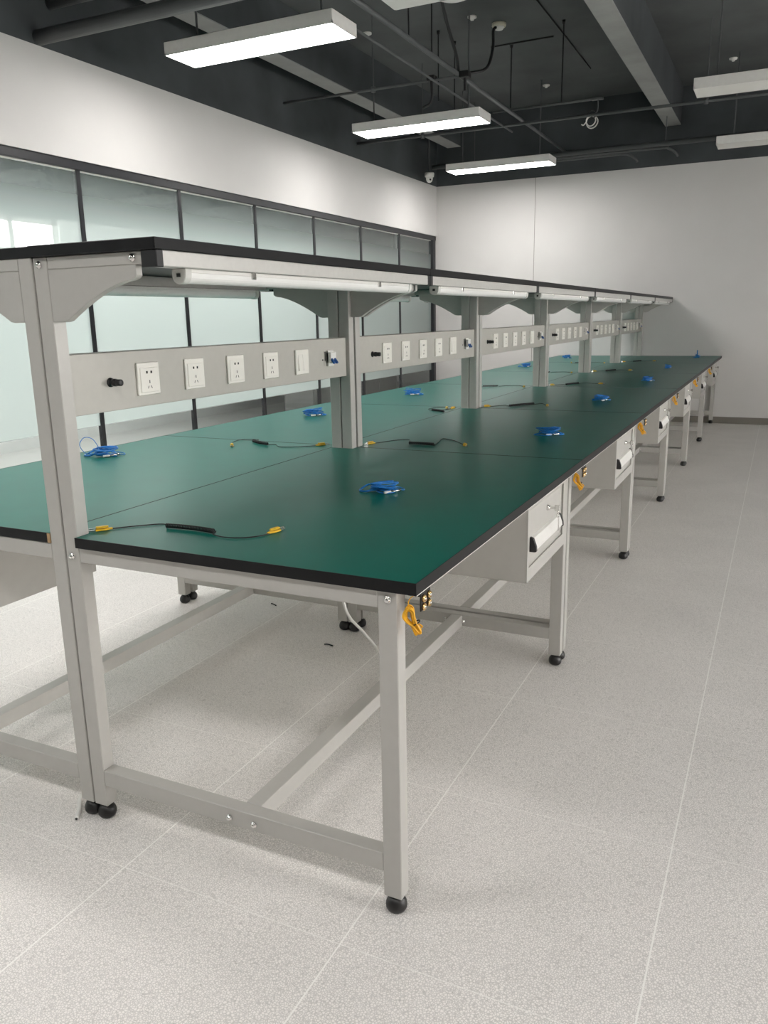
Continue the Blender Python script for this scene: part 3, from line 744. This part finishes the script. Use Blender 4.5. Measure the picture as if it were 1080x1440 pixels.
mb = MB(); mb.tube(smooth_path([(-.90, 5.40, 3.22), (-.80, 5.55, 3.28), (-.83, 5.80, 3.50), (-.90, 6.02, 3.70), (-.88, 6.05, 3.735)], 8), .013, M['black'], 8)
tag(mb.build('flexible_cable'), 'black flexible cable curving up to the ivory smoke detector', 'cable', 'flexible cables on the ceiling')
mb = MB(); mb.tube(smooth_path([(-.98, 5.38, 3.22), (-.93, 5.20, 3.30), (-.88, 4.85, 3.45), (-.75, 4.3, 3.60), (-.60, 3.7, 3.74)], 8), .013, M['black'], 8)
tag(mb.build('flexible_cable'), 'black flexible cable curving up behind the white ceiling unit', 'cable', 'flexible cables on the ceiling')
t = thing('smoke_detector', 'small ivory smoke detector on the dark slab with a cable beside it', 'smoke detector', (-.87, 6.08, ZS))
mb = MB(); mb.lathe([(0, 0), (.062, 0), (.062, -.022), (.056, -.030), (0, -.030)], M['smoke'], 22); mb.build('base', t)
mb = MB(); mb.lathe([(0, -.030), (.046, -.030), (.042, -.036), (.042, -.040), (.034, -.050), (0, -.052)], M['white'], 22); mb.build('sensor_head', t)
for (x, y), lab in (((-1.02, 5.81), 'small white ceiling disc left of the smoke detector'), ((-1.98, 5.74), 'small white ceiling disc beside the nearest light'),
                    ((-1.005, 8.19), 'small white ceiling disc above the far conduit'), ((.90, 8.18), 'small white ceiling disc right of the wide beam')):
    mb = MB(); mb.lathe([(0, ZS), (.040, ZS), (.038, ZS - .012), (.020, ZS - .016), (.014, ZS - .030), (0, ZS - .032)], M['housing'], 16, Matrix.Translation((x, y, 0)))
    tag(mb.build('ceiling_disc'), lab, 'ceiling fitting', 'small white discs on the slab')
conduit('ceiling_cable', smooth_path([(-1.13, 6.64, ZS - .006), (-.83, 6.63, ZS - .008), (-.53, 6.63, ZS - .006)], 4), .007, 'thin black cable fixed flat along the slab right of the smoke detector', m='black', cat='cable', n=6)
conduit('ceiling_cable', smooth_path([(-.43, 4.6, ZS - .006), (-.435, 6.2, ZS - .008), (-.44, 7.8, ZS - .006)], 4), .007, 'thin black cable fixed along the slab towards the back wall left of the wide beam', m='black', cat='cable', n=6)
conduit('ceiling_cable', smooth_path([(-1.21, 5.36, 3.20), (-1.21, 5.37, 3.08), (-1.23, 5.38, 3.03), (-1.30, 5.39, 3.01)], 6), .012, 'short black cable curling down from the left junction box', m='black', cat='cable', n=8)
# white unit cut by the top edge of the picture
t = thing('ceiling_projector', 'white ceiling-hung unit with rounded end cut by the top edge', 'projector', (-.30, 2.80, 2.90))
mb = MB(); mb.box(-.155, .22, -.30, .20, 0, .13, M['housing'], .02, 3); mb.build('body', t)
mb = MB(); mb.lathe([(0, -.012), (.07, -.012), (.10, 0), (.105, .03), (.10, .11), (0, .11)], M['housing'], 28, Matrix.Translation((.195, .17, .012))); mb.build('round_end', t)
mb = MB(); mb.cyl((0, -.05, .13), (0, -.05, ZS - 2.90), .02, M['pipe'], 12); mb.build('mount_pole', t)
# dome camera in the corner
t = thing('dome_camera', 'small white dome camera on a rod in the far left ceiling corner', 'security camera', (-2.50, 8.42, 2.98))
mb = MB(); mb.cyl((0, 0, .04), (0, 0, ZS - 2.978), .012, M['pipe'], 10); mb.build('rod', t)
mb = MB(); mb.lathe([(0, .045), (.055, .045), (.060, .035), (.056, .0), (.045, -.008), (0, -.008)], M['white'], 22); mb.build('housing', t)
mb = MB(); mb.lathe([(0, .0), (.043, -.006), (.042, -.03), (.032, -.055), (.016, -.068), (0, -.072)], M['white'], 22)
mb.lathe([(0, 0), (.012, 0), (.012, .006), (0, .006)], M['hole'], 12, Matrix.Translation((.024, -.030, -.036)) @ Matrix.Rotation(2.2, 4, 'X')); mb.build('ball', t)
# loose cable coil hanging from the conduit
t = thing('cable_coil', 'small loose cable coil hanging from a conduit left of the wide beam', 'cable', (-.21, 7.08, 3.30))
mb = MB(); mb.box(-.05, .06, -.02, .02, -.012, .012, M['pipe'], .003); mb.build('conduit_box', t)
mb = MB(); mb.tube(smooth_path([(.01, 0, -.01), (.01, 0, -.10), (-.03, 0, -.15)], 5), .006, M['pipe'], 6)
for s, (cx, cz, rr) in enumerate(((-.05, -.19, .045), (-.04, -.20, .055), (-.045, -.13, .04))):
    mb.tube([(cx + rr * math.cos(q), .008 * s + .01 * math.sin(q * 2), cz + rr * math.sin(q)) for q in [2 * PI * i / 18 for i in range(18)]], .006, M['housing' if s < 2 else 'black'], 6, True)
mb.tube(smooth_path([(-.09, 0, -.19), (-.12, 0, -.22), (-.14, 0, -.21)], 4), .006, M['housing'], 6); mb.build('loops', t)
